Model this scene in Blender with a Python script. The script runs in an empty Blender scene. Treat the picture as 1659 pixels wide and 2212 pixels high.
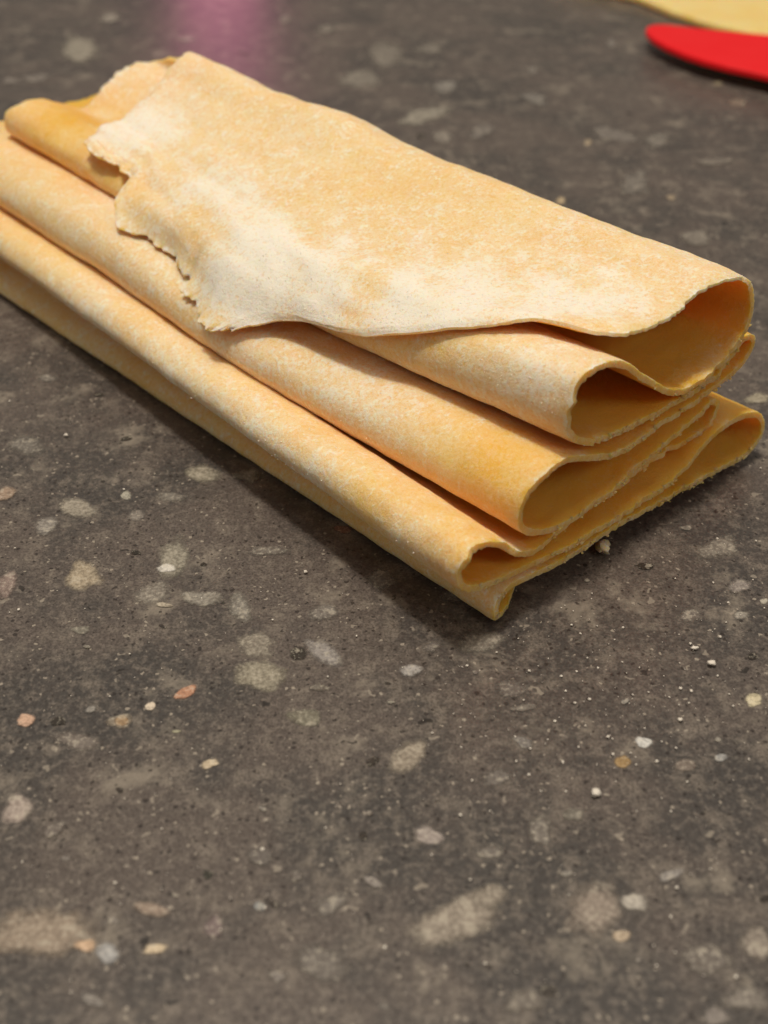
import bpy, bmesh, math, random
import numpy as np
from mathutils import Vector

sc = bpy.context.scene
# ------------------------------------------------------------------ camera
CAM_H = 0.14
PITCH = math.radians(36)
VFOV = math.radians(42)
cam_d = bpy.data.cameras.new('camera')
cam = bpy.data.objects.new('camera', cam_d)
sc.collection.objects.link(cam)
cam.location = (0, 0, CAM_H)
cam.rotation_euler = (math.pi / 2 - PITCH, 0, 0)
cam_d.sensor_fit = 'VERTICAL'
cam_d.sensor_height = 36.0
cam_d.sensor_width = 27.0
cam_d.lens = 18.0 / math.tan(VFOV / 2)
cam_d.clip_start = 0.005
cam_d.clip_end = 20
cam_d.dof.use_dof = True
cam_d.dof.focus_distance = 0.222
cam_d.dof.aperture_fstop = 19.5
sc.camera = cam
sc.render.resolution_x, sc.render.resolution_y = 768, 1024

# ------------------------------------------------------------------ world, lamps, exposure
wd = bpy.data.worlds.new('World')
sc.world = wd
wd.use_nodes = True
bg = wd.node_tree.nodes['Background']
bg.inputs['Color'].default_value = (1.0, 0.88, 0.75, 1)
bg.inputs['Strength'].default_value = 0.18

def lamp(name, loc, target, size, power, col, shape='DISK'):
    d = bpy.data.lights.new(name, 'AREA')
    d.shape = shape
    d.size = size
    d.energy = power
    d.color = col
    o = bpy.data.objects.new(name, d)
    sc.collection.objects.link(o)
    o.location = loc
    o.rotation_euler = (Vector(target) - Vector(loc)).to_track_quat('-Z', 'Y').to_euler()
    return o

WARM = (1.0, 0.905, 0.775)
lamp('ceiling_or_fill_lamp', (-0.09, 0.15, 1.30), (-0.02, 0.22, 0.0), 0.12, 9.8, WARM)
lamp('ceiling_or_fill_lamp', (-0.15, 0.30, 1.60), (0.0, 0.22, 0.0), 1.10, 7.2, WARM)  # broad soft fill added overhead for the ambient light
lamp('ceiling_or_fill_lamp', (0.50, 0.60, 1.50), (0.0, 0.25, 0.0), 0.25, 1.2, WARM)
lamp('ceiling_or_fill_lamp', (0.75, -0.55, 0.95), (0.05, 0.2, 0.02), 0.40, 2.2, WARM)  # fill added at front right to lighten end faces and fold openings
lamp('ceiling_or_fill_lamp', (-1.0, -0.10, 0.62), (-0.04, 0.22, 0.0), 0.35, 0.6, WARM)  # low fill added at left to light the bottom layer

vs = sc.view_settings
vs.view_transform = 'Standard'
vs.look = 'None'
vs.exposure = 0.0
vs.gamma = 1.0
vs.use_curve_mapping = False
sc.cycles.use_denoising = True
sc.cycles.max_bounces = 8
sc.cycles.diffuse_bounces = 7
sc.cycles.transparent_max_bounces = 12

# ------------------------------------------------------------------ helpers
rng = np.random.default_rng(7)
random.seed(7)
PW, PH = 1659.0, 2212.0                       # measuring grid of the photograph
FPX = PH / 2 / math.tan(VFOV / 2)
FW = np.array([0, math.cos(PITCH), -math.sin(PITCH)])
UP = np.array([0, math.sin(PITCH), math.cos(PITCH)])
RT = np.array([1.0, 0, 0])
CP = np.array([0, 0, CAM_H])

def ground(u, v, z=0.0):
    """where a sight line measured in the photograph meets the level z"""
    d = FW + RT * (u - PW / 2) / FPX + UP * (PH / 2 - v) / FPX
    return CP + d * ((z - CAM_H) / d[2])

ORG = ground(1075, 1352)                      # front corner of the folded stack
SD = ground(1600, 1010) - ORG
SD = SD / np.linalg.norm(SD)                  # across the stack
TD = np.array([-SD[1], SD[0], 0.0])           # along the folds

def lin(c):
    c = np.array(c, float) / 255.0
    return tuple(np.where(c <= 0.04045, c / 12.92, ((c + 0.055) / 1.055) ** 2.4))

def mesh_obj(name, verts, faces, mat, parent=None, smooth=True):
    me = bpy.data.meshes.new(name)
    me.from_pydata([tuple(v) for v in verts], [], faces)
    me.update()
    if smooth:
        me.shade_smooth()
    me.materials.append(mat)
    o = bpy.data.objects.new(name, me)
    sc.collection.objects.link(o)
    if parent:
        o.parent = parent
    return o

def tag(o, label, cat, group=None):
    o['label'] = label
    o['category'] = cat
    if group:
        o['group'] = group

class NT:
    def __init__(self, name):
        self.m = bpy.data.materials.new(name)
        self.m.use_nodes = True
        self.t = self.m.node_tree
        self.b = self.t.nodes['Principled BSDF']
        self.out = self.t.nodes['Material Output']
    def n(self, typ, **kw):
        x = self.t.nodes.new(typ)
        for k, v in kw.items():
            if k.startswith('i_'):
                key = k[2:]
                key = int(key) if key.isdigit() else key.replace('_', ' ')
                x.inputs[key].default_value = v
            else:
                setattr(x, k, v)
        return x
    def l(self, a, b):
        self.t.links.new(a, b)
    dims = '3D'
    def noise(self, vec, scale, detail=3, rough=0.55, dist=0.0):
        x = self.n('ShaderNodeTexNoise', noise_dimensions=self.dims)
        x.inputs['Scale'].default_value = scale
        x.inputs['Detail'].default_value = detail
        x.inputs['Roughness'].default_value = rough
        x.inputs['Distortion'].default_value = dist
        self.l(vec, x.inputs['Vector'])
        return x.outputs['Fac']
    def mr(self, val, a, b, c=0.0, d=1.0, smooth=True):
        x = self.n('ShaderNodeMapRange')
        x.interpolation_type = 'SMOOTHSTEP' if smooth else 'LINEAR'
        self.l(val, x.inputs[0])
        for i, q in enumerate((a, b, c, d)):
            x.inputs[i + 1].default_value = q
        return x.outputs[0]
    def math(self, op, a, b=None, c=None, clamp=False):
        x = self.n('ShaderNodeMath', operation=op, use_clamp=clamp)
        for i, q in enumerate((a, b, c)):
            if q is None:
                continue
            if isinstance(q, (int, float)):
                x.inputs[i].default_value = q
            else:
                self.l(q, x.inputs[i])
        return x.outputs[0]
    def mix(self, fac, a, b, blend='MIX'):
        x = self.n('ShaderNodeMix', data_type='RGBA', blend_type=blend)
        for i, q in ((0, fac), (6, a), (7, b)):
            if isinstance(q, (int, float)):
                x.inputs[i].default_value = q
            elif isinstance(q, (tuple, list)):
                x.inputs[i].default_value = (*q[:3], 1)
            else:
                self.l(q, x.inputs[i])
        return x.outputs[2]
    def bump(self, height, strength, dist, prev=None):
        x = self.n('ShaderNodeBump')
        x.inputs['Strength'].default_value = strength
        x.inputs['Distance'].default_value = dist
        self.l(height, x.inputs['Height'])
        if prev is not None:
            self.l(prev, x.inputs['Normal'])
        return x.outputs[0]

# ------------------------------------------------------------------ materials
def mat_counter():
    k = NT('engineered_stone')
    k.dims = '2D'
    co = k.n('ShaderNodeTexCoord').outputs['Object']
    big = k.noise(co, 30, 4, 0.62, 0.1)
    mid = k.noise(co, 190, 5, 0.68, 0.0)
    fine = k.noise(co, 900, 3, 0.6)
    grit = k.noise(co, 2300, 2, 0.6)
    base = k.mix(k.mr(big, 0.36, 0.62), lin((71, 68, 66)), lin((93, 85, 80)))
    base = k.mix(k.mr(mid, 0.48, 0.72, 0, 0.60), base, lin((130, 121, 111)))
    base = k.mix(k.mr(fine, 0.45, 0.75, 0, 0.45), base, lin((134, 124, 114)))
    base = k.mix(k.mr(grit, 0.38, 0.55, 0.45, 0), base, lin((48, 42, 39)))
    # cloudy aggregate
    cl = k.noise(co, 75, 6, 0.68, 0.15)
    base = k.mix(k.mr(cl, 0.56, 0.74, 0, 0.55), base, lin((150, 141, 128)))
    # little pale and dark grains
    def specks(scale, r, jit, col, amt, thr):
        nonlocal base
        v = k.n('ShaderNodeTexVoronoi', feature='F1', voronoi_dimensions='2D')
        v.inputs['Scale'].default_value = scale
        v.inputs['Randomness'].default_value = 1.0
        nz = k.n('ShaderNodeTexNoise', noise_dimensions='2D')
        nz.inputs['Detail'].default_value = 1.0
        nz.inputs['Scale'].default_value = scale * 1.6
        k.l(co, nz.inputs['Vector'])
        ad = k.n('ShaderNodeVectorMath', operation='MULTIPLY_ADD')
        k.l(nz.outputs['Color'], ad.inputs[0])
        ad.inputs[1].default_value = (jit / scale,) * 3
        k.l(co, ad.inputs[2])
        k.l(ad.outputs[0], v.inputs['Vector'])
        sep = k.n('ShaderNodeSeparateColor')
        k.l(v.outputs['Color'], sep.inputs[0])
        pick = k.mr(sep.outputs[0], thr, thr + 0.01)
        size = k.math('MULTIPLY', sep.outputs[1], r)
        d = k.math('SUBTRACT', size, v.outputs['Distance'])
        m = k.mr(d, 0.0, 0.06)
        m = k.math('MULTIPLY', m, pick)
        m = k.math('MULTIPLY', m, amt)
        base = k.mix(m, base, col)
    specks(900, 0.34, 0.6, lin((38, 33, 31)), 0.75, 0.62)
    specks(260, 0.17, 0.9, lin((34, 31, 29)), 0.8, 0.86)
    specks(330, 0.20, 0.9, lin((156, 147, 134)), 0.60, 0.84)
    specks(900, 0.30, 0.6, lin((176, 166, 152)), 0.65, 0.88)
    k.l(base, k.b.inputs['Base Color'])
    rg = k.mr(fine, 0.3, 0.7, 0.30, 0.40)
    k.l(rg, k.b.inputs['Roughness'])
    k.b.inputs['Specular IOR Level'].default_value = 0.5
    nb = k.bump(k.noise(co, 1500, 3, 0.6), 0.10, 0.0002)
    k.l(nb, k.b.inputs['Normal'])
    return k.m

def mat_chip():
    k = NT('stone_aggregate')
    k.dims = '2D'
    co = k.n('ShaderNodeNewGeometry').outputs['Position']
    oi = k.n('ShaderNodeObjectInfo')
    at = k.n('ShaderNodeAttribute', attribute_name='core', attribute_type='GEOMETRY')
    so = k.n('ShaderNodeAttribute', attribute_name='softness', attribute_type='OBJECT')
    n1 = k.noise(co, 420, 4, 0.65)
    n2 = k.noise(co, 1500, 3, 0.65)
    col = k.mix(k.mr(n1, 0.3, 0.7, 0, 1), k.mix(0.25, oi.outputs['Color'], (0.09, 0.075, 0.06)), oi.outputs['Color'])
    col = k.mix(k.mr(n2, 0.38, 0.52, 0.35, 0), col, lin((70, 60, 52)))
    col = k.mix(k.mr(n2, 0.55, 0.72, 0, 0.5), col, lin((196, 188, 172)))
    col = k.mix(k.mr(n1, 0.56, 0.66, 0, 0.45), col, lin((188, 180, 164)))
    k.l(col, k.b.inputs['Base Color'])
    k.b.inputs['Roughness'].default_value = 0.36
    k.b.inputs['Specular IOR Level'].default_value = 0.42
    e = k.math('ADD', at.outputs['Fac'], k.math('ADD', k.math('MULTIPLY', k.math('SUBTRACT', k.noise(co, 260, 3, 0.55), 0.5), 0.9), k.math('MULTIPLY', k.math('SUBTRACT', n2, 0.5), 0.18)))
    hard = k.mr(e, 0.05, 0.42)
    soft = k.mr(e, 0.0, 0.62, 0, 0.92)
    mx = k.n('ShaderNodeMix', data_type='FLOAT')
    k.l(so.outputs['Fac'], mx.inputs[0])
    k.l(hard, mx.inputs[2])
    k.l(soft, mx.inputs[3])
    k.l(mx.outputs[0], k.b.inputs['Alpha'])
    return k.m

def mat_pasta(name='egg_dough', a=(0.90, 0.435, 0.05), b=(0.92, 0.505, 0.09)):
    k = NT(name)
    co = k.n('ShaderNodeTexCoord').outputs['Object']
    fl = k.n('ShaderNodeAttribute', attribute_name='flour').outputs['Fac']
    n0 = k.noise(co, 70, 4, 0.6, 0.5)
    n1 = k.noise(co, 330, 5, 0.68, 0.3)
    n2 = k.noise(co, 1300, 4, 0.7)
    n3 = k.noise(co, 3600, 2, 0.6)
    base = k.mix(k.mr(n0, 0.3, 0.7), a, b)
    # dusting of flour: patchy, breaking up into grains
    pw = k.math('ADD', k.math('MULTIPLY', k.math('SUBTRACT', n0, 0.5), 0.3),
                k.math('ADD', k.math('MULTIPLY', k.math('SUBTRACT', n1, 0.5), 0.75),
                       k.math('ADD', k.math('MULTIPLY', k.math('SUBTRACT', n2, 0.5), 1.1), k.math('MULTIPLY', k.math('SUBTRACT', n3, 0.5), 0.9))))
    dust = k.math('ADD', fl, pw)
    m = k.mr(dust, -0.30, 1.35, 0.0, 0.97, False)
    base = k.mix(m, base, (0.90, 0.82, 0.72))
    # single clots of flour, thicker where the dusting is
    ck = k.math('ADD', k.math('MULTIPLY', k.math('ADD', n2, n1), 0.5), k.math('MULTIPLY', fl, 0.16))
    base = k.mix(k.mr(ck, 0.58, 0.68, 0, 0.58), base, (0.91, 0.83, 0.70))
    gr = k.math('MULTIPLY', k.mr(n3, 0.56, 0.70, 0, 0.5), k.mr(fl, -0.2, 0.7, 0.15, 1.0))
    base = k.mix(gr, base, (0.92, 0.76, 0.50))
    base = k.mix(k.mr(n2, 0.46, 0.34, 0, 0.30), base, (0.80, 0.42, 0.09))
    k.l(base, k.b.inputs['Base Color'])
    k.l(k.mr(m, 0, 0.8, 0.40, 0.9, False), k.b.inputs['Roughness'])
    k.b.inputs['Specular IOR Level'].default_value = 0.3
    k.l(k.mr(m, 0, 1, 0.75, 0.35, False), k.b.inputs['Subsurface Weight'])
    k.b.inputs['Subsurface Radius'].default_value = (1.0, 0.52, 0.13)
    k.b.inputs['Subsurface Scale'].default_value = 0.0044
    nb = k.bump(n1, 0.35, 0.0006)
    nb = k.bump(n2, 0.5, 0.0004, nb)
    nb = k.bump(n3, 0.4, 0.00018, nb)
    k.l(nb, k.b.inputs['Normal'])
    return k.m

def mat_flour(name='flour', col=(0.72, 0.67, 0.59, 1)):
    k = NT(name)
    k.b.inputs['Base Color'].default_value = col
    k.b.inputs['Roughness'].default_value = 0.95
    return k.m

def mat_plastic(name, col, rough=0.35, ripple=0.0):
    k = NT(name)
    co = k.n('ShaderNodeTexCoord').outputs['Object']
    n = k.noise(co, 40, 3)
    k.l(k.mix(k.mr(n, 0.3, 0.7, 0, 0.25), col, tuple(c * 0.85 for c in col)), k.b.inputs['Base Color'])
    k.l(k.mr(n, 0.3, 0.7, rough, rough + 0.1), k.b.inputs['Roughness'])
    k.l(k.bump(k.noise(co, 700, 3), 0.1, 0.0002), k.b.inputs['Normal'])
    return k.m

M_COUNTER, M_CHIP = mat_counter(), mat_chip()
M_DOUGH = mat_pasta()
M_DOUGH_FAR = mat_pasta('egg_dough_far', (0.90, 0.60, 0.13), (0.92, 0.66, 0.18))
M_FLOUR = mat_flour()
M_POWDER = mat_flour('flour_powder', (0.88, 0.82, 0.73, 1))
M_RED = mat_plastic('red_plastic', (0.86, 0.008, 0.014), 0.38)
M_RED.node_tree.nodes['Principled BSDF'].inputs['Specular IOR Level'].default_value = 0.3
M_PINK = mat_plastic('pink_plastic', (0.90, 0.22, 0.55), 0.4)
_b = M_PINK.node_tree.nodes['Principled BSDF']
_b.inputs['Emission Color'].default_value = (1.0, 0.30, 0.50, 1)
_b.inputs['Emission Strength'].default_value = 1.7  # emission of the assumed lamp, for its reflection in the worktop

# ------------------------------------------------------------------ countertop
def slab(x0, x1, y0, y1, z0, z1):
    bm = bmesh.new()
    vs_ = [bm.verts.new(p) for p in ((x0, y0, z0), (x1, y0, z0), (x1, y1, z0), (x0, y1, z0), (x0, y0, z1), (x1, y0, z1), (x1, y1, z1), (x0, y1, z1))]
    for f in ((0, 3, 2, 1), (4, 5, 6, 7), (0, 1, 5, 4), (1, 2, 6, 5), (2, 3, 7, 6), (3, 0, 4, 7)):
        bm.faces.new([vs_[i] for i in f])
    return bm

bm = slab(-0.75, 0.75, -0.12, 1.0, -0.03, 0.0)
me = bpy.data.meshes.new('countertop')
bm.to_mesh(me); bm.free()
me.materials.append(M_COUNTER)
counter = bpy.data.objects.new('countertop', me)
sc.collection.objects.link(counter)
counter['kind'] = 'structure'
counter['label'] = 'dark brown speckled stone worktop under the pasta'

# stone chips set into the slab: place, width, height, tilt as measured, colour, softness
CHIPS = [
 (990,1985,235,95,28,(152,137,117),1),(1060,1935,90,55,10,(146,132,112),1),(1285,1965,150,110,35,(150,132,114),1),(1368,1948,70,40,-20,(182,172,156),.8),
 (95,2015,230,110,-5,(158,136,110),1),(185,2045,46,34,0,(218,170,115),.7),(232,2058,52,50,0,(168,168,168),.6),
 (333,2052,66,24,8,(228,198,145),.3),(328,1966,68,34,-5,(158,132,108),.7),(462,2000,50,60,0,(126,104,102),1),
 (1343,2022,40,34,0,(205,176,135),.3),(925,1805,62,38,-8,(168,152,142),.9),(40,1748,68,62,0,(168,148,134),.7),
 (453,1652,44,20,14,(216,190,142),.2),(400,1497,52,26,22,(208,132,74),.3),(325,1527,24,20,0,(228,204,170),.2),
 (57,1558,38,32,0,(222,166,122),.3),(125,1560,34,18,0,(40,36,32),.2),(258,1558,52,32,10,(140,124,100),.8),(262,1557,34,22,10,(172,132,72),.3),
 (382,1581,24,9,0,(160,155,116),.3),(655,1550,76,42,-5,(128,122,98),.8),(555,1396,100,50,0,(142,131,112),1),(562,1462,120,62,-8,(150,140,114),1),
 (700,1412,90,48,-38,(148,140,134),1),(645,1412,42,28,0,(46,42,36),.5),(886,1450,50,26,5,(162,156,150),.7),(880,1635,100,52,30,(156,140,116),1),
 (1392,1603,44,23,0,(212,212,206),.2),(1345,1647,38,26,-15,(176,134,40),.3),(1628,1513,38,34,0,(224,208,152),.3),
 (1625,1420,26,16,0,(34,30,28),.2),(1550,1186,95,48,10,(128,118,104),1),(1040,1388,110,42,8,(134,124,108),1),(1131,1605,46,26,-20,(128,122,116),.9),
 (1556,1640,32,16,15,(152,152,150),.6),(1168,1790,66,66,0,(122,113,102),1),(785,1806,22,20,30,(42,36,30),.3),(450,1890,24,24,40,(40,46,36),.3),
 (592,1955,30,16,-10,(46,38,34),.4),(1652,1942,28,18,0,(34,30,28),.3),(805,1646,34,24,20,(48,40,34),.5),
 (167,1098,100,36,-10,(154,143,122),.8),(100,1138,54,40,20,(142,134,124),.9),(13,1068,50,30,10,(164,132,102),.6),(272,1071,22,24,0,(168,163,142),.3),
 (183,1245,78,66,-30,(172,152,116),.8),(376,1205,64,96,-10,(148,140,118),1),(360,1228,40,20,0,(220,214,200),.4),(440,1024,86,36,4,(152,142,116),.8),
 (537,1028,56,32,10,(132,124,106),.9),(333,1284,66,54,10,(140,130,115),1),(352,1308,42,11,-6,(180,164,134),.3),(440,1294,90,32,-5,(142,134,119),.9),
 (517,1311,56,58,0,(134,127,114),1),(373,1074,66,20,0,(122,114,102),1),(293,1114,40,22,25,(134,124,112),.9),(293,1194,26,11,5,(34,32,28),.2),
 (440,1220,18,9,0,(34,30,28),.2),(273,948,28,10,8,(44,44,38),.3),(213,854,22,9,0,(44,42,38),.3),(15,1264,50,54,0,(146,120,108),.9),
 (700,1324,70,32,0,(122,113,103),1),(827,1251,66,44,0,(120,114,103),1),(740,1144,46,18,-8,(140,84,56),.7),(60,964,76,44,0,(116,109,99),1),
 (100,818,38,20,0,(118,110,100),.9),(580,1191,90,22,0,(116,107,96),1),
 (172,108,92,54,-12,(150,141,120),.8),(238,40,38,20,0,(152,142,126),.7),(80,170,62,20,10,(122,112,104),.9),(25,177,46,16,0,(124,114,106),.9),
 (780,170,110,36,5,(126,118,104),.9),(832,118,70,74,-40,(122,113,100),1),(926,106,64,26,0,(118,110,98),1),(962,187,60,26,8,(128,122,114),.9),
 (915,250,120,32,10,(142,134,116),.7),(910,294,22,11,0,(34,32,28),.4),(955,297,50,32,0,(126,116,104),.9),(1040,285,60,32,15,(116,107,99),1),
 (1155,215,56,26,-15,(122,116,108),.9),(1150,152,24,16,0,(124,116,106),.8),(1270,308,20,14,30,(182,156,112),.5),(1330,292,110,30,-10,(118,109,101),1),
 (1420,302,60,34,0,(118,110,100),1),(1212,434,24,17,0,(200,168,106),.4),(1450,428,20,14,0,(172,146,104),.5),(1372,398,70,56,0,(115,107,98),1),
 (1545,350,90,16,6,(116,105,94),.9),(1505,515,66,38,0,(126,116,103),1),(1592,222,46,20,0,(132,112,90),.9),(1552,180,22,12,0,(158,142,100),.6),
 (1320,95,24,18,0,(124,116,108),.9),(615,42,30,20,0,(122,114,100),.9),(705,62,46,20,0,(116,108,96),1),(1637,862,56,24,8,(158,146,114),.8),
 (1268,1255,14,8,0,(160,150,130),.4),(980,1290,54,30,0,(116,108,98),1),(1395,1225,40,16,0,(36,32,30),.3),(1060,1840,60,40,0,(112,103,94),1),
 (715,1955,80,50,20,(118,109,100),1),(690,2080,120,80,0,(114,105,96),1),(1520,2070,120,70,0,(116,106,96),1),(1630,2040,80,80,0,(140,126,110),1),
 (1610,2160,110,60,0,(132,122,110),1),(1130,2165,90,50,0,(118,108,96),1),(1185,2140,40,26,0,(50,44,38),.8),(560,1850,70,40,0,(106,97,90),1),
 (170,1600,110,40,-8,(120,108,98),1),(1075,1680,60,40,0,(112,103,95),1),(1480,1655,50,30,0,(128,112,98),1),(600,2110,40,26,0,(128,118,110),.9),
 (245,1990,26,18,0,(126,116,106),.8),(560,1960,30,22,0,(128,132,132),.8),(640,1895,36,20,30,(112,102,94),1),(1105,1490,70,40,0,(110,100,92),1),
 (930,1400,50,24,0,(112,103,95),1),(1490,1330,60,30,0,(112,102,93),1),(1600,1330,40,20,0,(150,142,128),.8),(1650,1300,20,12,0,(190,182,160),.5),
]
q0 = np.random.default_rng(19)
for _ in range(120):
    u_, v_ = q0.uniform(-20, 1680), q0.uniform(0, 2230) ** 1.0
    if 330 < v_ < 1330 and abs((v_ - 640) - 0.66 * u_) < 420 and u_ < 1500:
        continue
    if min((u_ - c_[0]) ** 2 + ((v_ - c_[1]) * 1.6) ** 2 for c_ in CHIPS) < 55 ** 2:
        continue
    far_ = 0.45 + 0.55 * v_ / 2212
    wd_ = q0.uniform(18, 74) * far_ if q0.random() < 0.6 else q0.uniform(10, 24) * far_
    tone = q0.uniform(108, 150)
    c_ = (tone, tone - q0.uniform(5, 12), tone - q0.uniform(14, 26))
    if q0.random() < 0.2:
        c_ = (44, 39, 36); wd_ = q0.uniform(9, 22)
    CHIPS.append((u_, v_, wd_, wd_ * q0.uniform(0.35, 0.7) * (0.6 + 0.4 * v_ / 2212), q0.uniform(-35, 35), c_, q0.uniform(0.6, 1.0)))
for i, (u, v, wpx, hpx, tilt, col, soft) in enumerate(CHIPS):
    nr = 18 if wpx > 50 else 12
    ph = rng.uniform(0, 6.28, 4)
    am = rng.uniform(0.02, 0.12, 4) * np.array([1.3, 1.0, 0.6, 0.45])
    c0 = ground(u, v)
    verts, core = [(c0[0], c0[1], 0.0)], [1.0]
    ca, sa = math.cos(math.radians(tilt)), math.sin(math.radians(tilt))
    for ring, rr in ((0, 0.55), (1, 1.15)):
        for q in range(nr):
            a = 2 * math.pi * q / nr
            r = rr * (1 + sum(am[j] * math.sin((j + 2) * a + ph[j]) for j in range(4)))
            if soft < 0.5:
                r *= 0.95
            ex, ey = 0.5 * wpx * r * math.cos(a), 0.5 * hpx * r * math.sin(a)
            g = ground(u + ex * ca - ey * sa, v - ex * sa - ey * ca)
            verts.append((g[0], g[1], 0.0))
            core.append(1.0 - rr * 0.75 if ring == 0 else 0.0)
    verts = [(p[0] - c0[0], p[1] - c0[1], 0.0) for p in verts]
    faces = [(0, 1 + q, 1 + (q + 1) % nr) for q in range(nr)]
    faces += [(1 + q, 1 + nr + q, 1 + nr + (q + 1) % nr, 1 + (q + 1) % nr) for q in range(nr)]
    o = mesh_obj('stone_chip', verts, faces, M_CHIP, counter, False)
    # faces up
    if o.data.polygons[0].normal.z < 0:
        o.data.flip_normals()
    at = o.data.attributes.new('core', 'FLOAT', 'POINT')
    at.data.foreach_set('value', core)
    o.location = (c0[0], c0[1], 0.00006 + 0.00002 * (i % 9))
    gy = sum(lin(col)) / 3
    o.color = (*[(x * 0.6 + gy * 0.4) * (1.2 if soft > 0.5 else 1.05) for x in lin(col)], 1)
    o['softness'] = float(soft)

# ------------------------------------------------------------------ folded pasta sheet
TH = 0.00138
ST = [0.0, 65.0, 125.0, 190.0]
# control points (across, height) in mm of the folded section at four places along the folds
C0 = [(-6,27),(6,33),(17,39.5),(25,42),(34,41.3),(43,42),(52,43.2),
      (58,41),(60.5,36.2),(59.5,31),(53,27.2),(41,26.6),(32,32.5),(26,37.6),(19.5,40.2),(14.6,39.4),(13,35.5),(14,30.5),(17.7,27.2),(22.6,25.4),
      (29.5,24.2),(40,24),(51,24.4),(57,25.9),(62.2,28.2),(65.4,26.6),(63.4,23.2),(53.6,21.8),(40.8,21),(28,20.4),
      (20,23),(12.7,25.8),(7.8,25.2),(4.4,22.5),(3.8,19.5),(5.1,16.4),(8.4,14.2),(17.8,12.8),
      (27.9,13.8),(41.8,16.2),(50,17.9),(54,19),(56.2,17.4),(55,13.4),(50,12),(38.6,11.8),(27,11),(14.5,10.4),
      (8,10.9),(3,13.3),(-.5,16.8),(-4,18.6),(-7.5,18.4),(-9.2,16),(-8.6,13),(-6,11),(-1.8,9.6),
      (8,8),(21.9,7),(36.2,7),(46,7.8),(52,10.6),(56.5,12.2),(63,12.3),(69,10.2),(71.3,6.4),(69.5,3.4),
      (65,2.4),(52,3.2),(39,4.3),(29.5,4.7),(15.4,5.0),(6.5,6.0),(2.2,6.2),(-.4,4.2),(-.2,1.7),(4,1.05),(15,1.05),(30,1.05),(45,1.05)]
C1 = [(2,25),(9,29.5),(16,34),(24,37),(33,39),(43,41),(52,42.6),
      (58.5,40),(61,35),(60,30),(53,28),(43,27.5),(35,30),(28,33.2),(20,33.8),(14.5,33),(12,31),(11.5,28.5),(14,26.3),(20,25.5),
      (29,24.6),(40,24.2),(51,24.4),(58,25.2),(62,26),(63.2,24.4),(61.5,22.8),(53.6,21.8),(40.8,21),(28,21),
      (20,22.8),(13,24.5),(7,24),(3.3,22),(2.5,19.5),(3.8,17),(7.5,15),(17,13.8),
      (27.9,14.2),(41.8,16),(50,17.3),(54,18),(56.2,16.6),(55,13.4),(50,12.2),(38.6,12),(27,11.6),(18,11.6),
      (11,12.4),(6,14.4),(2.5,16.4),(-1,17.2),(-4,16.6),(-5.5,14.4),(-4.8,12.4),(-2,11.2),(3,10.6),
      (10,9.8),(22,8.2),(36,7.4),(46,7.8),(52,9.4),(56.5,10.8),(63,11),(69,9.2),(71.3,6),(69.5,3.4),
      (65,2.6),(52,3.4),(39,4.4),(29.5,5),(15,5.2),(8,4.9),(4.6,4.5),(1.2,3.1),(.3,1.3),(4,1.05),(15,1.05),(30,1.05),(45,1.05)]
C2 = [(13,28.4),(18,30.3),(23,33.3),(30,36),(37,38.3),(44,41.2),(52,44.6),
      (59,41),(61.5,36),(61,31),(54,29),(46,28.5),(39,29.5),(32,31.5),(27,32.2),(21,31.5),(18.5,30),(18,28),(20,26.4),(26,25.7),
      (31,24.8),(40,24.4),(51,24.6),(58,25.2),(62,26),(63.2,24.4),(61.5,22.8),(53.6,21.8),(40.8,21.4),(33,22),
      (27,23.5),(19,25.6),(12,26.4),(7.5,25),(5.5,21.5),(6.3,18.5),(10,16.2),(20,14.7),
      (29,14.8),(41.8,16),(50,17),(54,17.6),(56.2,16.4),(55,13.4),(50,12.4),(38.6,12.2),(28,12),(21,12.1),
      (14,12.8),(9.5,14.6),(6,16.5),(2.5,17.2),(-.5,16.4),(-2,14.2),(-1.3,12.4),(1.5,11.2),(6,10.8),
      (12,10),(22,8.4),(36,7.6),(46,7.8),(52,9),(56.5,10.2),(63,10.6),(69,9),(71.3,6),(69.5,3.4),
      (65,2.6),(52,3.4),(39,4.4),(29.5,5.2),(15,5.3),(9,5.1),(5.4,4.7),(1.8,3.3),(.7,1.3),(4.4,1.05),(15,1.05),(30,1.05),(45,1.05)]
C3 = [(20,33.5),(24,34.5),(28,35.6),(33,37.6),(39,40.4),(45,43.6),(52,48.2),
      (57.5,42),(60,40.6),(59.2,39),(54,37.6),(47,33),(41,28.6),(34,32),(28,34.6),(22.6,33.6),(21,31.4),(21.3,29),(23.5,26.6),(29,25.4),
      (34,24.6),(41,24.4),(51,24.6),(58,25.2),(62,26),(63.2,24.4),(61.5,22.8),(53.6,21.8),(42,21.4),(36,22),
      (31,23.3),(23,25),(16,25.8),(10.5,24.5),(8,21.5),(8.8,18.7),(12.5,16.5),(22,14.9),
      (30,14.9),(41.8,16),(50,17),(54,17.6),(56.2,16.4),(55,13.4),(50,12.4),(38.6,12.2),(30,12),(24,12.1),
      (17,12.8),(12.5,14.6),(9,16.5),(5.5,17.2),(2.5,16.4),(1,14.2),(1.7,12.4),(4.5,11.2),(9,10.8),
      (14,10),(23,8.4),(36,7.6),(46,7.8),(52,9),(56.5,10.2),(63,10.6),(69,9),(71.3,6),(69.5,3.4),
      (65,2.6),(52,3.4),(39,4.4),(29.5,5.2),(15,5.4),(10,5.3),(6.4,4.9),(2.5,3.4),(1.2,1.3),(5,1.05),(15,1.05),(30,1.05),(45,1.05)]
NC = len(C0)
assert len(C1) == len(C2) == len(C3) == NC, (len(C0), len(C1), len(C2), len(C3))
CT = np.array([C0, C1, C2, C3], float)
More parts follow.
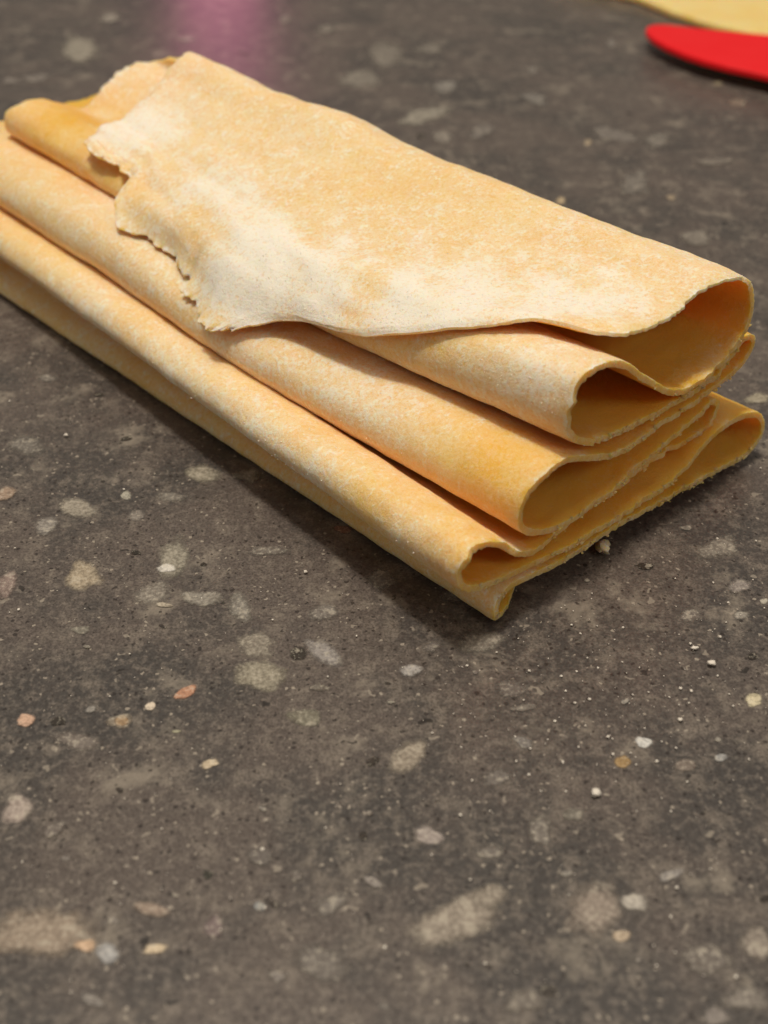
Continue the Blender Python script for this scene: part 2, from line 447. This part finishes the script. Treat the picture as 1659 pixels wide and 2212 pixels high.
# near and far ends of the sheet along the folds, per control point
tn = np.full(NC, 0.0); tf = np.full(NC, 194.0)
tn[:8] = (71, 47, 24, 12, 4.5, 1.0, 1.2, 0.6)
tf[:12] = (142, 143.5, 145, 146, 147, 148, 149, 156, 169, 175, 177, 178)
tf[12:20] = (177, 176, 176, 177, 178, 179, 181, 183)
tn[8:20] = (0.2, 0.4, 0.0, -0.4, 0.2, 0.2, -0.3, -0.5, -0.4, 0, 0, 0.4)
tn[20:31] = (0.6, 0.4, 0.2, 0.6, 1.0, 1.2, 1.6, 1.0, 0.4, 0.4, 0.2)
tn[38:48] = (0.2, 0.4, 0.6, 0.8, 1.6, 0.6, 2.4, 3.0, 2.0, 1.0)
tn[74:] = (-0.3, -0.5, 0.6, 9.0, 7.0, 5.0)
# torn end of the sheet, lying across the folds: along -> (across, height)
TORN = np.array([(40,2,26),(68,2,25.6),(70.5,1.6,25.0),(72,0.6,24.6),(74,0.0,24.2),(76,0.9,24.3),(78,0.6,24.4),(79.5,2.2,24.6),(82.5,3.4,25.3),(86,4.4,25.7),(87.6,4.2,25.8),
 (88.6,6.8,26.3),(89.8,7.4,26.5),(90.8,6.4,26.2),(93,7.2,26.6),(95.5,8.8,27.0),(98,10.2,27.4),(101,10.4,27.5),(104,10.0,27.6),(108,9.9,27.8),(111,8.8,27.8),(114,8.8,27.9),
 (117,9.4,28.2),(120,11.2,28.5),(122,14.5,28.9),(123.6,18.6,30.0),(125.4,19.2,30.3),(127,18.2,30.7),(129.5,19.7,31.2),(132,18.6,31.6),(135,17.8,32.2),(138,18.6,32.8),(141,19.5,33.3),(150,21,33.6)], float)

def pchip(x, y, xq):
    """monotone cubic through the stations (x: n, y: n x ...)"""
    h = np.diff(x)
    hh = h.reshape((-1,) + (1,) * (y.ndim - 1))
    d = np.diff(y, axis=0) / hh
    m = np.zeros_like(y)
    m[0], m[-1] = d[0], d[-1]
    s = d[:-1] * d[1:]
    m[1:-1] = np.where(s > 0, 2 * d[:-1] * d[1:] / (d[:-1] + d[1:] + 1e-12), 0)
    xq = np.clip(xq, x[0] - 8, x[-1] + 8)
    i = np.clip(np.searchsorted(x, xq) - 1, 0, len(x) - 2)
    t = ((xq - x[i]) / h[i]).reshape((-1,) + (1,) * (y.ndim - 1))
    hi = h[i].reshape(t.shape)
    t = np.clip(t, -0.1, 1.1)
    return ((2*t**3-3*t**2+1)*y[i] + (t**3-2*t**2+t)*hi*m[i] + (-2*t**3+3*t**2)*y[i+1] + (t**3-t**2)*hi*m[i+1])

def catmull(P, fr):
    """centripetal curve through P (n x 2), sampled at fractions fr = (segment, t)"""
    n = len(P)
    Q = np.vstack([2 * P[0] - P[1], P, 2 * P[-1] - P[-2]])
    k = np.concatenate([[0], np.cumsum(np.maximum(np.linalg.norm(np.diff(Q, axis=0), axis=1), 1e-4) ** 0.5)])
    sg, t = fr
    p0, p1, p2, p3 = (Q[sg + j] for j in range(4))
    k0, k1, k2, k3 = (k[sg + j][:, None] for j in range(4))
    tt = k1 + (k2 - k1) * t[:, None]
    a1 = (k1-tt)/(k1-k0)*p0 + (tt-k0)/(k1-k0)*p1
    a2 = (k2-tt)/(k2-k1)*p1 + (tt-k1)/(k2-k1)*p2
    a3 = (k3-tt)/(k3-k2)*p2 + (tt-k2)/(k3-k2)*p3
    b1 = (k2-tt)/(k2-k0)*a1 + (tt-k0)/(k2-k0)*a2
    b2 = (k3-tt)/(k3-k1)*a2 + (tt-k1)/(k3-k1)*a3
    return (k2-tt)/(k2-k1)*b1 + (tt-k1)/(k2-k1)*b2

DU = 0.42
seg, fr = [], []
for i in range(NC - 1):
    L = max(np.linalg.norm(CT[:, i + 1] - CT[:, i], axis=1).mean(), 0.5)
    K = max(3, int(round(L / DU)))
    seg += [i] * K
    fr += [q / K for q in range(K)]
seg.append(NC - 2); fr.append(1.0)
seg, fr = np.array(seg), np.array(fr)
uc = seg + fr                                  # control coordinate of every column
NU = len(uc)
rows = np.linspace(-6, 200, 250)
ctl = pchip(np.array(ST), CT, rows)            # rows x NC x 2
f0 = np.stack([np.interp(rows, TORN[:, 0], TORN[:, 1]), np.interp(rows, TORN[:, 0], TORN[:, 2])], 1)
ctl[:, 0] = f0
k9 = np.hanning(15)[1:-1]; k9 /= k9.sum()
f0s = np.convolve(np.pad(f0[:, 0], 6, 'edge'), k9, 'valid') + 0.8
bl = np.clip((rows - 56) / 24, 0, 1); bl = bl * bl * (3 - 2 * bl)
for cidx, wgt in ((1, 0.62), (2, 0.28)):
    ctl[:, cidx, 0] += bl * np.maximum(0, f0s * wgt + ctl[:, cidx + 1, 0] * (1 - wgt) * 0.98 - ctl[:, cidx, 0])
curve = np.stack([catmull(c, (seg, fr)) for c in ctl])   # rows x NU x 2

# the loose flap lies on the rolls below it: keep it clear of their upper outline
on = (uc >= 10.6) & (uc <= 18.2) | (uc >= 30.2) & (uc <= 35)
fc = np.where(uc <= 7)[0]
lift = np.zeros((len(rows), len(fc)))
for r_ in range(len(rows)):
    bins = np.full(90, -1.0)
    b_ = np.clip((curve[r_, on, 0] + 15).astype(int), 0, 89)
    np.maximum.at(bins, b_, curve[r_, on, 1])
    bins = np.maximum(bins, np.maximum(np.roll(bins, 1), np.roll(bins, -1)))
    x_ = np.clip(curve[r_, fc, 0] + 15, 0, 88)
    env = np.interp(x_, np.arange(90) + 0.5, bins)
    lift[r_] = np.maximum(0, env + 1.75 + np.clip((rows[r_] - 120) / 25, 0, 1) * 0.9 - curve[r_, fc, 1])
lift[rows < -1] = 0
def spread(a_, n_, ax_):
    o_ = a_.copy()
    for q_ in range(1, n_ + 1):
        for sg_ in (-q_, q_):
            r2 = np.roll(a_, sg_, ax_)
            sl = [slice(None)] * 2
            sl[ax_] = slice(0, sg_) if sg_ > 0 else slice(sg_, None)
            r2[tuple(sl)] = 0
            o_ = np.maximum(o_, r2)
    return o_
lift = spread(spread(lift, 4, 0), 7, 1)
for ax_, n_ in ((0, 9), (1, 15)):
    kk = np.hanning(n_ + 2)[1:-1]; kk /= kk.sum()
    lift = np.apply_along_axis(lambda w_: np.convolve(np.pad(w_, n_ // 2, 'edge'), kk, 'valid'), ax_, lift)
curve[:, fc, 1] += lift * np.clip((7 - uc[fc]) / 0.8, 0, 1)[None, :]

def ragged(n, ds, amps, seed):
    r = np.random.default_rng(seed)
    x = np.arange(n) * ds
    out = np.zeros(n)
    for wl, am in amps:
        kn = int(x[-1] / wl) + 3
        v = r.uniform(-1, 1, kn)
        out += am * np.interp(x / wl, np.arange(kn), v)
    return out

arc = np.concatenate([[0], np.cumsum(np.linalg.norm(np.diff(curve[8], axis=0), axis=1))])
t_near = np.interp(uc, np.arange(NC), tn)
t_far = np.interp(uc, np.arange(NC), tf)
kern = np.hanning(31); kern /= kern.sum()
t_near = np.convolve(np.pad(t_near, 15, 'edge'), kern, 'valid')
# the flap's side edge: where the draped surface meets the edge line measured in the photograph
EDGE = np.array([(300,640),(420,688),(445,701),(490,713),(540,703),(600,690),(650,692),(698,701),(703,709),(712,706),(738,721),(766,730),(778,725),(860,720),(960,714),(1060,701),(1130,693),(1190,689),(1215,700),(1250,714),
                 (1300,721),(1350,724),(1400,711),(1440,694),(1452,684),(1470,672),(1480,668),(1484,654),(1492,648),(1560,612),(1600,598),(1700,560)], float)
def to_px(s_, t_, z_):
    p_ = ORG + (SD * s_[:, None] + TD * t_[:, None] + np.array([0, 0, 1.0]) * z_[:, None]) * 0.001 - CP
    w_ = p_ @ FW
    return PW / 2 + FPX * (p_ @ RT) / w_, PH / 2 - FPX * (p_ @ UP) / w_
for c_ in np.where(uc < 7.0)[0]:
    px_, py_ = to_px(curve[:, c_, 0], rows, curve[:, c_, 1])
    ok = (py_ < np.interp(px_, EDGE[:, 0], EDGE[:, 1])) & (rows > -2)
    k_ = np.argmax(ok) if ok.any() else 0
    if ok.any() and rows[k_] < 100:
        w_ = np.clip((7.0 - uc[c_]) / 0.7, 0, 1)
        e_ = py_ - np.interp(px_, EDGE[:, 0], EDGE[:, 1])
        t_e = rows[k_ - 1] + (rows[k_] - rows[k_ - 1]) * e_[k_ - 1] / (e_[k_ - 1] - e_[k_] + 1e-9) if k_ > 0 and e_[k_ - 1] > 0 else rows[k_]
        t_near[c_] = t_e * w_ + t_near[c_] * (1 - w_)
flc = np.where(uc < 7.0)[0]
k5 = np.hanning(7)[1:-1]; k5 /= k5.sum()
t_near[flc] = np.convolve(np.pad(t_near[flc], 2, 'edge'), k5, 'valid')
wild = np.clip(0.35 + 0.9 * ragged(NU, DU, ((14, 1.0),), 13), 0.12, 1.3)
for lo_, hi_, am_ in ((0, 7.2, 1.25), (20.5, 30, .6), (37.5, 47, .9), (57.5, 61, .5), (65.5, 72, .8)):
    wild = np.maximum(wild, am_ * ((uc > lo_) & (uc < hi_)) * np.clip(0.8 + ragged(NU, DU, ((6, 0.8),), 14), 0.1, 1.6))
t_base = t_near + ragged(NU, DU, ((11, 0.45),), 3) * np.clip(uc - 6, 0, 1)
t_rag = ragged(NU, DU, ((4, 0.12),), 6) + wild * ragged(NU, DU, ((2.2, 0.20), (1.1, 0.26), (0.55, 0.22)), 4)
f_rag = ragged(NU, DU, ((8, 0.8), (3, 0.6), (1.2, 0.35), (0.6, 0.2)), 5)
k21 = np.hanning(33)[1:-1]; k21 /= k21.sum()
t_int = np.convolve(np.pad(t_base, 15, 'edge'), k21, 'valid')
t_int = np.where(uc < 9, t_int, t_base)
t_near = t_base + t_rag
NV = 300
v = np.linspace(0, 1, NV)
v = 0.75 * v + 0.25 * v ** 2.2                 # finer towards the near end
Tm = t_int[None, :] + (t_far - t_int)[None, :] * v[:, None]     # NV x NU
# rim detail dies out a few mm inside the sheet
Tm = Tm + (t_near - t_int)[None, :] * np.exp(-(np.maximum(Tm - t_int[None, :], 0) / (2.2 + 2.6 * np.abs(t_near - t_int))[None, :]) ** 1.2) + f_rag[None, :] * np.exp(-(np.maximum(t_far[None, :] - Tm, 0) / 3.0) ** 1.2)
t_far = t_far + f_rag
ri = np.clip((Tm - rows[0]) / (rows[1] - rows[0]), 0, len(rows) - 1.001)
i0 = ri.astype(int); fr_ = ri - i0
jj = np.arange(NU)[None, :]
SZ = curve[i0, jj] * (1 - fr_)[..., None] + curve[i0 + 1, jj] * fr_[..., None]
P = np.stack([SZ[..., 0], Tm, SZ[..., 1]], -1)  # mm: across, along, up

AR_ = arc[None, :]
def field(x, y, n, wl, seed, an=1.0):
    r = np.random.default_rng(seed)
    out = np.zeros(np.shape(x))
    for _ in range(n):
        k = 2 * math.pi / (wl * r.uniform(0.7, 1.6))
        a = r.uniform(0, math.pi)
        out += np.sin(k * math.cos(a) * x * an + k * math.sin(a) * y + r.uniform(0, 6.28))
    return out / math.sqrt(n / 2)

AR = np.broadcast_to(arc[None, :], Tm.shape)
def normals(P):
    du = np.gradient(P, axis=1); dv = np.gradient(P, axis=0)
    N = np.cross(dv, du)
    return N / (np.linalg.norm(N, axis=-1, keepdims=True) + 1e-9)
tr = ragged(NV, 0.36, ((4.5, 0.7), (1.6, 0.30)), 77) + ragged(NV, 0.36, ((0.7, 0.35),), 78) * np.clip(ragged(NV, 0.36, ((5, 1.4),), 79), 0, 1)
P[..., 0] += tr[:, None] * np.exp(-np.maximum(AR_, 0) / 0.9) * (uc < 3)[None, :]
N = normals(P)
low = field(AR, Tm, 14, 30, 1)
mid = field(AR, Tm, 22, 9, 2)
fin = field(AR, Tm, 30, 2.6, 4)
flapw = np.clip((7.5 - np.broadcast_to(uc[None, :], Tm.shape)) / 1.5, 0, 1)
disp = 0.11 * low * (0.5 + 0.9 * flapw) + 0.035 * mid * (1 + 0.8 * flapw) + 0.014 * fin
# a crinkled strip where the flap was pressed over the roll below
cw = np.exp(-((P[..., 0] - 22) / 9) ** 2 - ((Tm - 92) / 18) ** 2) * flapw
disp += cw * 0.04 * np.sin(2 * math.pi * (P[..., 0] * 0.25 + Tm * 0.55) + 1.5 * mid)
# cross wrinkles on the front end of the lower roll
uu = np.broadcast_to(uc[None, :], Tm.shape)
lw = np.clip(1 - np.abs(uu - 52.5) / 3.5, 0, 1) * np.exp(-(Tm / 14) ** 2)
disp += lw * 0.10 * np.sin(2 * math.pi * Tm / 2.6 + 1.6 * mid + 0.3 * AR)
disp -= (1.3 * np.exp(-((Tm - 96) / 11) ** 2) - 0.7 * np.exp(-((Tm - 124) / 7) ** 2) + 0.35 * np.exp(-((Tm - 62) / 9) ** 2)) * np.clip((uu - 4.8) / 1.2, 0, 1) * np.clip((8.6 - uu) / 1.2, 0, 1)
# keep the underside of the lowest layer on the worktop
flat = np.clip((uu - 74.5), 0, 1)
disp = disp * (1 - flat)
P = P + N * disp[..., None]
N = normals(P)
# sheet thickness, thinner and uneven at its rims
dn = np.maximum(Tm - t_near[None, :], 0); df = (t_far[None, :] - Tm)
rim = np.clip(np.minimum(dn, df) / 1.4, 0, 1)
rim = np.minimum(rim, np.clip(AR / 1.6, 0, 1))
half = TH * 500 * (0.80 + 0.20 * rim) * (1 + 0.05 * field(AR, Tm, 16, 6, 9))
rg = np.clip(1 - dn / 1.0, 0, 1)
half *= 1 + rg * 0.10 * np.clip(field(AR, Tm, 20, 0.9, 10), -1.5, 1.5)
# the torn end is rolled out thin
tear = np.clip(AR / 5.0, 0, 1) ** 0.8
keep = half.copy()
half = half * (0.28 + 0.72 * tear)
P = P + N * (keep - half)[..., None]
half = half * (1 - 0.48 * np.clip(1 - dn / 3.0, 0, 1) * np.clip((7.4 - uu) / 0.6, 0, 1))
top = P + N * half[..., None]
bot = P - N * half[..., None]

def world(Q):
    return ORG[None, None, :] + (Q[..., 0:1] * SD + Q[..., 1:2] * TD + Q[..., 2:3] * np.array([0, 0, 1.0])) * 0.001
Wt, Wb = world(top), world(bot)
Wt[..., 2] = np.maximum(Wt[..., 2], 0.00012); Wb[..., 2] = np.maximum(Wb[..., 2], 0.00012)

# flour, in (across, along) of the sheet: real dustings with a shape of their own
under = np.full(Tm.shape, -0.45) + 0.10 * field(AR, Tm, 12, 18, 41)
flour = 0.46 + 0.03 * field(AR, Tm, 12, 26, 21)
def dab(sx, ty, rs, rt, ang, amt):
    global flour
    ca, sa = math.cos(math.radians(ang)), math.sin(math.radians(ang))
    x, y = P[..., 0] - sx, Tm - ty
    a, b = (x * ca + y * sa) / rs, (-x * sa + y * ca) / rt
    flour = flour + amt * np.exp(-(a * a + b * b) * (1 + 0.25 * mid))
for u_, v_, z_, rs, rt, ang, amt in (
    (300,290,35,6,12,0,.85),(250,310,35,4,8,0,.6),(360,250,38,6,10,0,.35),(440,430,34,8,12,20,.5),(560,510,37,7,14,-35,.65),(610,545,38,5,10,-35,.5),
    (500,455,36,6,14,-30,.45),(560,600,34,6,14,-50,.75),(700,620,38,5,18,-50,.85),(860,640,41,5,20,-55,1.0),(1010,640,42,6,18,-55,.85),
    (1180,640,43,6,14,-60,.75),(1310,640,43,6,10,-70,.65),(480,620,29,4,8,0,.5),(620,670,34,4,14,-50,.3),(880,690,40,4,10,-55,.35),
    (470,545,29,5,6,0,-.45),(330,475,29,3,5,0,-.4),(430,490,31,7,3.5,40,-.5),(300,460,29,4,6,0,-.25),(900,400,41,16,24,0,-.18),(1050,520,42,14,20,0,-.15),
    (1350,705,42,10,2.5,-35,-.6),(1230,695,42,6,2.5,-30,-.5),(700,250,42,14,18,0,-.05)):
    g = (ground(u_, v_, z_ * 0.001) - ORG) * 1000
    dab(g @ SD, g @ TD, rs * 0.85, rt * 0.9, ang, amt * (0.98 if amt > 0 else 0.6))
torn = np.clip(1 - AR / 1.4, 0, 1)
flour = flour + torn * (0.15 + 0.4 * field(AR, Tm, 14, 3, 33))
# upper side of the flap and outside of the right-hand folds; elsewhere the bare inside of the left-hand rolls
up = np.clip((9.6 - uu) / 0.8, 0, 1)
side_b = flour * up + under * (1 - up) + 0.55 * (1 - up) * np.clip((Tm - 140) / 10, 0, 1) * np.clip((13 - uu) / 2, 0, 1)
# outside of the left-hand rolls: dusted
rolls = 0.20 + 0.06 * field(AR, Tm, 12, 24, 22)
for (t_, uc_, rt_, ru_, amt) in ((6, 15.2, 9, 1.6, .55), (14, 17.0, 12, 1.5, .30), (26, 33, 14, 1.8, .30), (58, 33, 26, 2.6, .34), (118, 32.5, 40, 3, .32), (8, 32.5, 9, 2.0, -.42),
                                 (60, 53.5, 26, 2.6, .45), (36, 53, 6, 2.0, .40), (10, 53, 7, 1.5, .30), (22, 53.5, 5, 2, -.30), (110, 53, 30, 2.5, .40), (130, 73.5, 40, 1.5, .1), (160, 14, 20, 4, -.35)):
    rolls = rolls + amt * np.exp(-((Tm - t_) / rt_) ** 2 - ((uu - uc_) / ru_) ** 2)
lf = np.zeros(Tm.shape)
for lo_, hi_ in ((11.8, 19.5), (29.5, 37.5), (48, 57), (71, 76)):
    lf = np.maximum(lf, np.clip((uu - lo_) / 0.8, 0, 1) * np.clip((hi_ - uu) / 0.8, 0, 1))
side_a = rolls * lf + under * (1 - lf)
# light on the lip under the flap, painted in by raising the flour value
lip = np.exp(-((uu - 10.6) / 1.5) ** 2 - (dn / 5) ** 2)
side_a = side_a + 0.45 * lip + 1.0 * np.clip((Tm - 138) / 8, 0, 1) * np.clip((uu - 7.5) / 1.5, 0, 1) * np.clip((13.2 - uu) / 2.5, 0, 1)
rimf = np.clip(1 - dn / 0.8, 0, 1)
rw = rimf * (0.10 + 0.30 * field(AR, Tm, 14, 3.5, 31))
side_a, side_b = side_a + rw, side_b + rw

nV = NV * NU
verts = np.concatenate([Wt.reshape(-1, 3), Wb.reshape(-1, 3)])
idx = np.arange(nV).reshape(NV, NU)
a, b, c, d = idx[:-1, :-1], idx[:-1, 1:], idx[1:, 1:], idx[1:, :-1]
ft = np.stack([a, d, c, b], -1).reshape(-1, 4)
fb = np.stack([a, b, c, d], -1).reshape(-1, 4) + nV
extra_v, extra_f, extra_i, base_i = [], [], [], 2 * nV
def rimfaces(line, flip):
    # a cut rim has its own vertices, so its corners stay crisp; it bulges unevenly
    global base_i
    a_, b_ = verts[line], verts[line + nV]
    n_ = len(line)
    extra_v.extend([a_, b_])
    p, q_ = np.arange(n_ - 1), np.arange(1, n_)
    f = np.stack([p, q_, q_ + n_, p + n_], -1) + base_i
    extra_f.append(f[:, ::-1] if flip else f)
    extra_i.append(np.concatenate([line, line + nV]))
    base_i += 2 * n_
for ln_, fl_ in ((idx[0], False), (idx[-1], True), (idx[:, 0], True), (idx[:, -1], False)):
    rimfaces(ln_, fl_)
verts = np.concatenate([verts] + extra_v)
faces = np.concatenate([ft, fb] + extra_f)
src_i = np.concatenate(extra_i)
me = bpy.data.meshes.new('pasta_sheet')
me.vertices.add(len(verts)); me.vertices.foreach_set('co', verts.ravel())
me.loops.add(faces.size); me.loops.foreach_set('vertex_index', faces.ravel().astype(np.int32))
me.polygons.add(len(faces))
me.polygons.foreach_set('loop_start', np.arange(0, faces.size, 4, dtype=np.int32))
me.update(calc_edges=True)
me.validate()
at = me.attributes.new('flour', 'FLOAT', 'POINT')
both = np.concatenate([side_a.ravel(), side_b.ravel()])
rim_fl = 0.05 + 0.35 * np.repeat(rng.random(len(src_i) // 4 + 1), 4)[:len(src_i)] - 0.2
at.data.foreach_set('value', np.concatenate([both, rim_fl + 0.5 * np.concatenate([np.tile(uc < 7.4, 2), np.zeros(len(src_i) - 2 * NU)])]).astype(np.float32))
me.shade_smooth()
me.materials.append(M_DOUGH)
pasta = bpy.data.objects.new('pasta_sheet', me)
sc.collection.objects.link(pasta)
tag(pasta, 'floured fresh egg pasta sheet folded back and forth into a thick stack', 'pasta')

# ------------------------------------------------------------------ crumbs
def blob(r, seed, flatten=0.7, sub=1):
    bm = bmesh.new()
    bmesh.ops.create_icosphere(bm, subdivisions=sub, radius=r)
    q = random.Random(seed)
    for vv in bm.verts:
        vv.co *= q.uniform(0.45, 1.35)
        vv.co.z *= flatten
    vs_ = [tuple(x.co) for x in bm.verts]
    fs_ = [tuple(x.index for x in f.verts) for f in bm.faces]
    bm.free()
    return np.array(vs_), fs_

def joined(name, pts, mat, parent=None, seed=1):
    V, Fc, n = [], [], 0
    base = [blob(1.0, seed + q) for q in range(8)]
    for i, (p, r) in enumerate(pts):
        bv, bf = base[i % 8]
        V.append(bv * r + np.array(p)); Fc += [tuple(x + n for x in f) for f in bf]; n += len(bv)
    return mesh_obj(name, np.concatenate(V), Fc, mat, parent, False)

# crumbs clinging to the cut rims (too small to pick apart)
pts = []
q = np.random.default_rng(11)
for lo, hi, cnt in ((8, 14, 14), (19, 24, 80), (26, 30, 50), (36, 41, 60), (43, 48, 34), (55, 60, 60), (66, 72, 80), (73, 75, 12)):
    cols = np.where((uc > lo) & (uc < hi))[0]
    for c_ in q.choice(cols, cnt):
        p = Wt[0, c_] * 0.5 + Wb[0, c_] * 0.5
        p = p + (Wt[0, c_] - Wb[0, c_]) * q.uniform(-0.55, 0.55) + q.normal(0, 0.00012, 3)
        p[2] = max(p[2], 0.0003)
        pts.append((p, 0.00016 + 0.00042 * q.random() ** 3))
cr = joined('rim_crumbs', pts, M_DOUGH, pasta, 60)
cr['kind'] = 'stuff'

# loose flour lying on the dough (far too fine to count)
gp = []
wb_ = np.clip(side_b - 0.45, 0, 1.2) * (uu < 7)
wa_ = np.clip(side_a - 0.28, 0, 0.8) * (lf > 0.5) * 0.45
for wts, Wq, cnt in ((wb_, Wb, 5200), (wa_, Wt, 2600)):
    pr = (wts / wts.sum()).ravel()
    ch = q.choice(pr.size, cnt, p=pr)
    jit = q.normal(0, 0.00016, (cnt, 3))
    for c_, j_ in zip(ch, jit):
        gp.append((Wq.reshape(-1, 3)[c_] + j_ * (1, 1, 0.25), 0.00004 + 0.00010 * q.random() ** 3))
V_, F_, n_ = [], [], 0
oc = np.array([(1, 0, 0), (-1, 0, 0), (0, 1, 0), (0, -1, 0), (0, 0, 1), (0, 0, -1)], float)
of = [(0, 2, 4), (2, 1, 4), (1, 3, 4), (3, 0, 4), (2, 0, 5), (1, 2, 5), (3, 1, 5), (0, 3, 5)]
for p_, r_ in gp:
    V_.append(oc * r_ * q.uniform(0.6, 1.4, (6, 1)) + p_)
    F_ += [tuple(i_ + n_ for i_ in f_) for f_ in of]
    n_ += 6
pd_ = mesh_obj('flour_dust', np.concatenate(V_), F_, M_POWDER, pasta, False)
pd_['kind'] = 'stuff'

fl_pts = []
for _ in range(520):
    u_, v_ = q.uniform(-40, 1700), q.uniform(760, 2150)
    if q.random() < 0.45:
        u_, v_ = q.normal(1350, 260), q.normal(1470, 160)
    g = ground(u_, v_)
    w_ = (g - ORG) * 1000
    if -11 < w_ @ SD < 75 and w_ @ TD > -2:
        continue
    r = (0.00007 + 0.00020 * q.random() ** 4)
    fl_pts.append(((g[0], g[1], 0.00022 + r * 0.3), r))
fs = joined('flour_specks', fl_pts, M_FLOUR, None, 80)
fs['kind'] = 'stuff'
fs['label'] = 'fine white flour specks scattered over the dark worktop'
fs['category'] = 'flour'

def single(name, u_, v_, r, mat, label, cat, group, seed, flatten=0.6, stretch=(1, 1)):
    bv, bf = blob(r, seed, flatten, 2)
    bv = bv * np.array([stretch[0], stretch[1], 1])
    bv[:, 2] -= bv[:, 2].min()
    o = mesh_obj(name, bv, bf, mat)
    g = ground(u_, v_)
    o.location = (g[0], g[1], 0.00024)
    tag(o, label, cat, group)
    return o
G = 'loose flour crumbs on the worktop'
single('flour_crumb', 1285, 1718, 0.00068, M_FLOUR, 'white flour crumb alone below the ochre stone chip', 'crumb', G, 1, .5, (1, 1.2))
single('flour_crumb', 1535, 1438, 0.00058, M_FLOUR, 'larger of two white flour crumbs right of the pasta corner', 'crumb', G, 2, .5, (1.3, .9))
single('flour_crumb', 1500, 1404, 0.00042, M_FLOUR, 'smaller of two white flour crumbs right of the pasta corner', 'crumb', G, 3, .5, (1.3, .9))
single('flour_crumb', 1468, 1558, 0.00036, M_FLOUR, 'tiny white flour crumb above the pale bluish stone chip', 'crumb', G, 4, .5)
single('flour_crumb', 660, 1239, 0.00034, M_FLOUR, 'tiny white flour crumb left of the pasta shadow edge', 'crumb', G, 5, .5)
single('flour_crumb', 143, 944, 0.00045, M_FLOUR, 'white flour crumb on worktop at far left below the folds', 'crumb', G, 6, .5)
dc = single('dough_crumb', 1300, 1196, 0.00150, M_DOUGH, 'small pale dough scrap beside the bottom fold front edge', 'crumb', None, 8, .7, (.8, 1.2))
at = dc.data.attributes.new('flour', 'FLOAT', 'POINT')
at.data.foreach_set('value', [0.7] * len(dc.data.vertices))

# ------------------------------------------------------------------ far pasta sheet and red scraper
def flat_shape(name, outline, z0, z1, mat, bevel=0.0008, seg=2):
    bm = bmesh.new()
    lo = [bm.verts.new((x, y, z0)) for x, y in outline]
    f = bm.faces.new(lo)
    if f.normal.z == 0:
        bm.normal_update()
    r = bmesh.ops.extrude_face_region(bm, geom=[f])
    for e in r['geom']:
        if isinstance(e, bmesh.types.BMVert):
            e.co.z = z1
    bmesh.ops.recalc_face_normals(bm, faces=bm.faces)
    es = [e for e in bm.edges if abs(e.verts[0].co.z - e.verts[1].co.z) < 1e-6]
    bmesh.ops.bevel(bm, geom=es, offset=bevel, segments=seg, affect='EDGES', profile=0.6)
    me = bpy.data.meshes.new(name)
    bm.to_mesh(me); bm.free()
    me.materials.append(mat)
    for p in me.polygons:
        p.use_smooth = False
    o = bpy.data.objects.new(name, me)
    sc.collection.objects.link(o)
    return o

edge = [(1180,-32),(1245,-16),(1310,-4),(1345,2),(1375,8),(1400,18),(1425,30),(1450,40),(1475,50),(1505,60),(1540,70),(1580,80),(1640,92),(1720,104),(1800,112)]
ol = []
for i, (u_, v_) in enumerate(edge):
    g = ground(u_, v_)
    ol.append((g[0] + random.uniform(-.0006, .0006), g[1] + random.uniform(-.0006, .0006)))
ol += [(0.30, 0.50), (0.32, 0.62), (0.26, 0.70), (0.14, 0.69), (0.07, 0.62)]
nx, out = 26, None
far = flat_shape('pasta_sheet', ol, 0.0003, 0.0030, M_DOUGH_FAR, 0.0009, 2)
tag(far, 'flat yellow pasta sheet lying behind the red plastic tool', 'pasta')

def red_tool():
    # long thin blade with a rounded tip, resting with its edge just off the worktop
    tip = ground(1395, 64)
    topl = [(1395,64),(1397,58),(1404,54),(1418,52),(1440,52),(1475,56),(1520,61),(1570,66),(1659,74),(1760,84)]
    botl = [(1760,184),(1700,172),(1659,161),(1620,152),(1570,141),(1520,128),(1480,115),(1440,98),(1415,84),(1402,74)]
    zt = 0.0062
    pts_ = [tuple(ground(u_, v_, zt)[:2]) for u_, v_ in topl] + [tuple(ground(u_, v_, zt)[:2]) for u_, v_ in botl]
    # carry the handle on past the picture edge
    k = len(topl)
    e1, e2 = np.array(pts_[k - 1]), np.array(pts_[k])
    dr = np.array([0.94, -0.34]); dr /= np.linalg.norm(dr)
    ext = [tuple(e1 + dr * 0.10), tuple(e2 + dr * 0.10)]
    pts_ = pts_[:k] + ext + pts_[k:]
    bl = flat_shape('dough_scraper', pts_, 0.0038, zt, M_RED, 0.0009, 3)
    return bl
rd = red_tool()
tag(rd, 'red plastic kitchen scraper with a rounded tip by the far pasta sheet', 'scraper')

# unseen pink lamp, assumed and added to give the pink reflection in the worktop
def lathe(name, prof, mat, loc, n=48):
    V, Fc = [], []
    for (r, z) in prof:
        for q_ in range(n):
            a_ = 2 * math.pi * q_ / n
            V.append((r * math.cos(a_), r * math.sin(a_), z))
    for i in range(len(prof) - 1):
        for q_ in range(n):
            Fc.append((i * n + q_, i * n + (q_ + 1) % n, (i + 1) * n + (q_ + 1) % n, (i + 1) * n + q_))
    Fc.append(tuple(range((len(prof) - 1) * n, len(prof) * n)))
    o = mesh_obj(name, V, Fc, mat)
    o.location = loc
    return o
pk = lathe('assumed_pink_lamp', [(0.001, 0), (0.016, 0), (0.017, 0.002), (0.018, 0.03), (0.024, 0.06), (0.026, 0.08), (0.024, 0.10), (0.016, 0.116), (0.004, 0.121)], M_PINK, (-0.088, 0.74, 0.0002))
tag(pk, 'assumed unseen pink lamp added for the pink glow mirrored in the worktop', 'lamp')
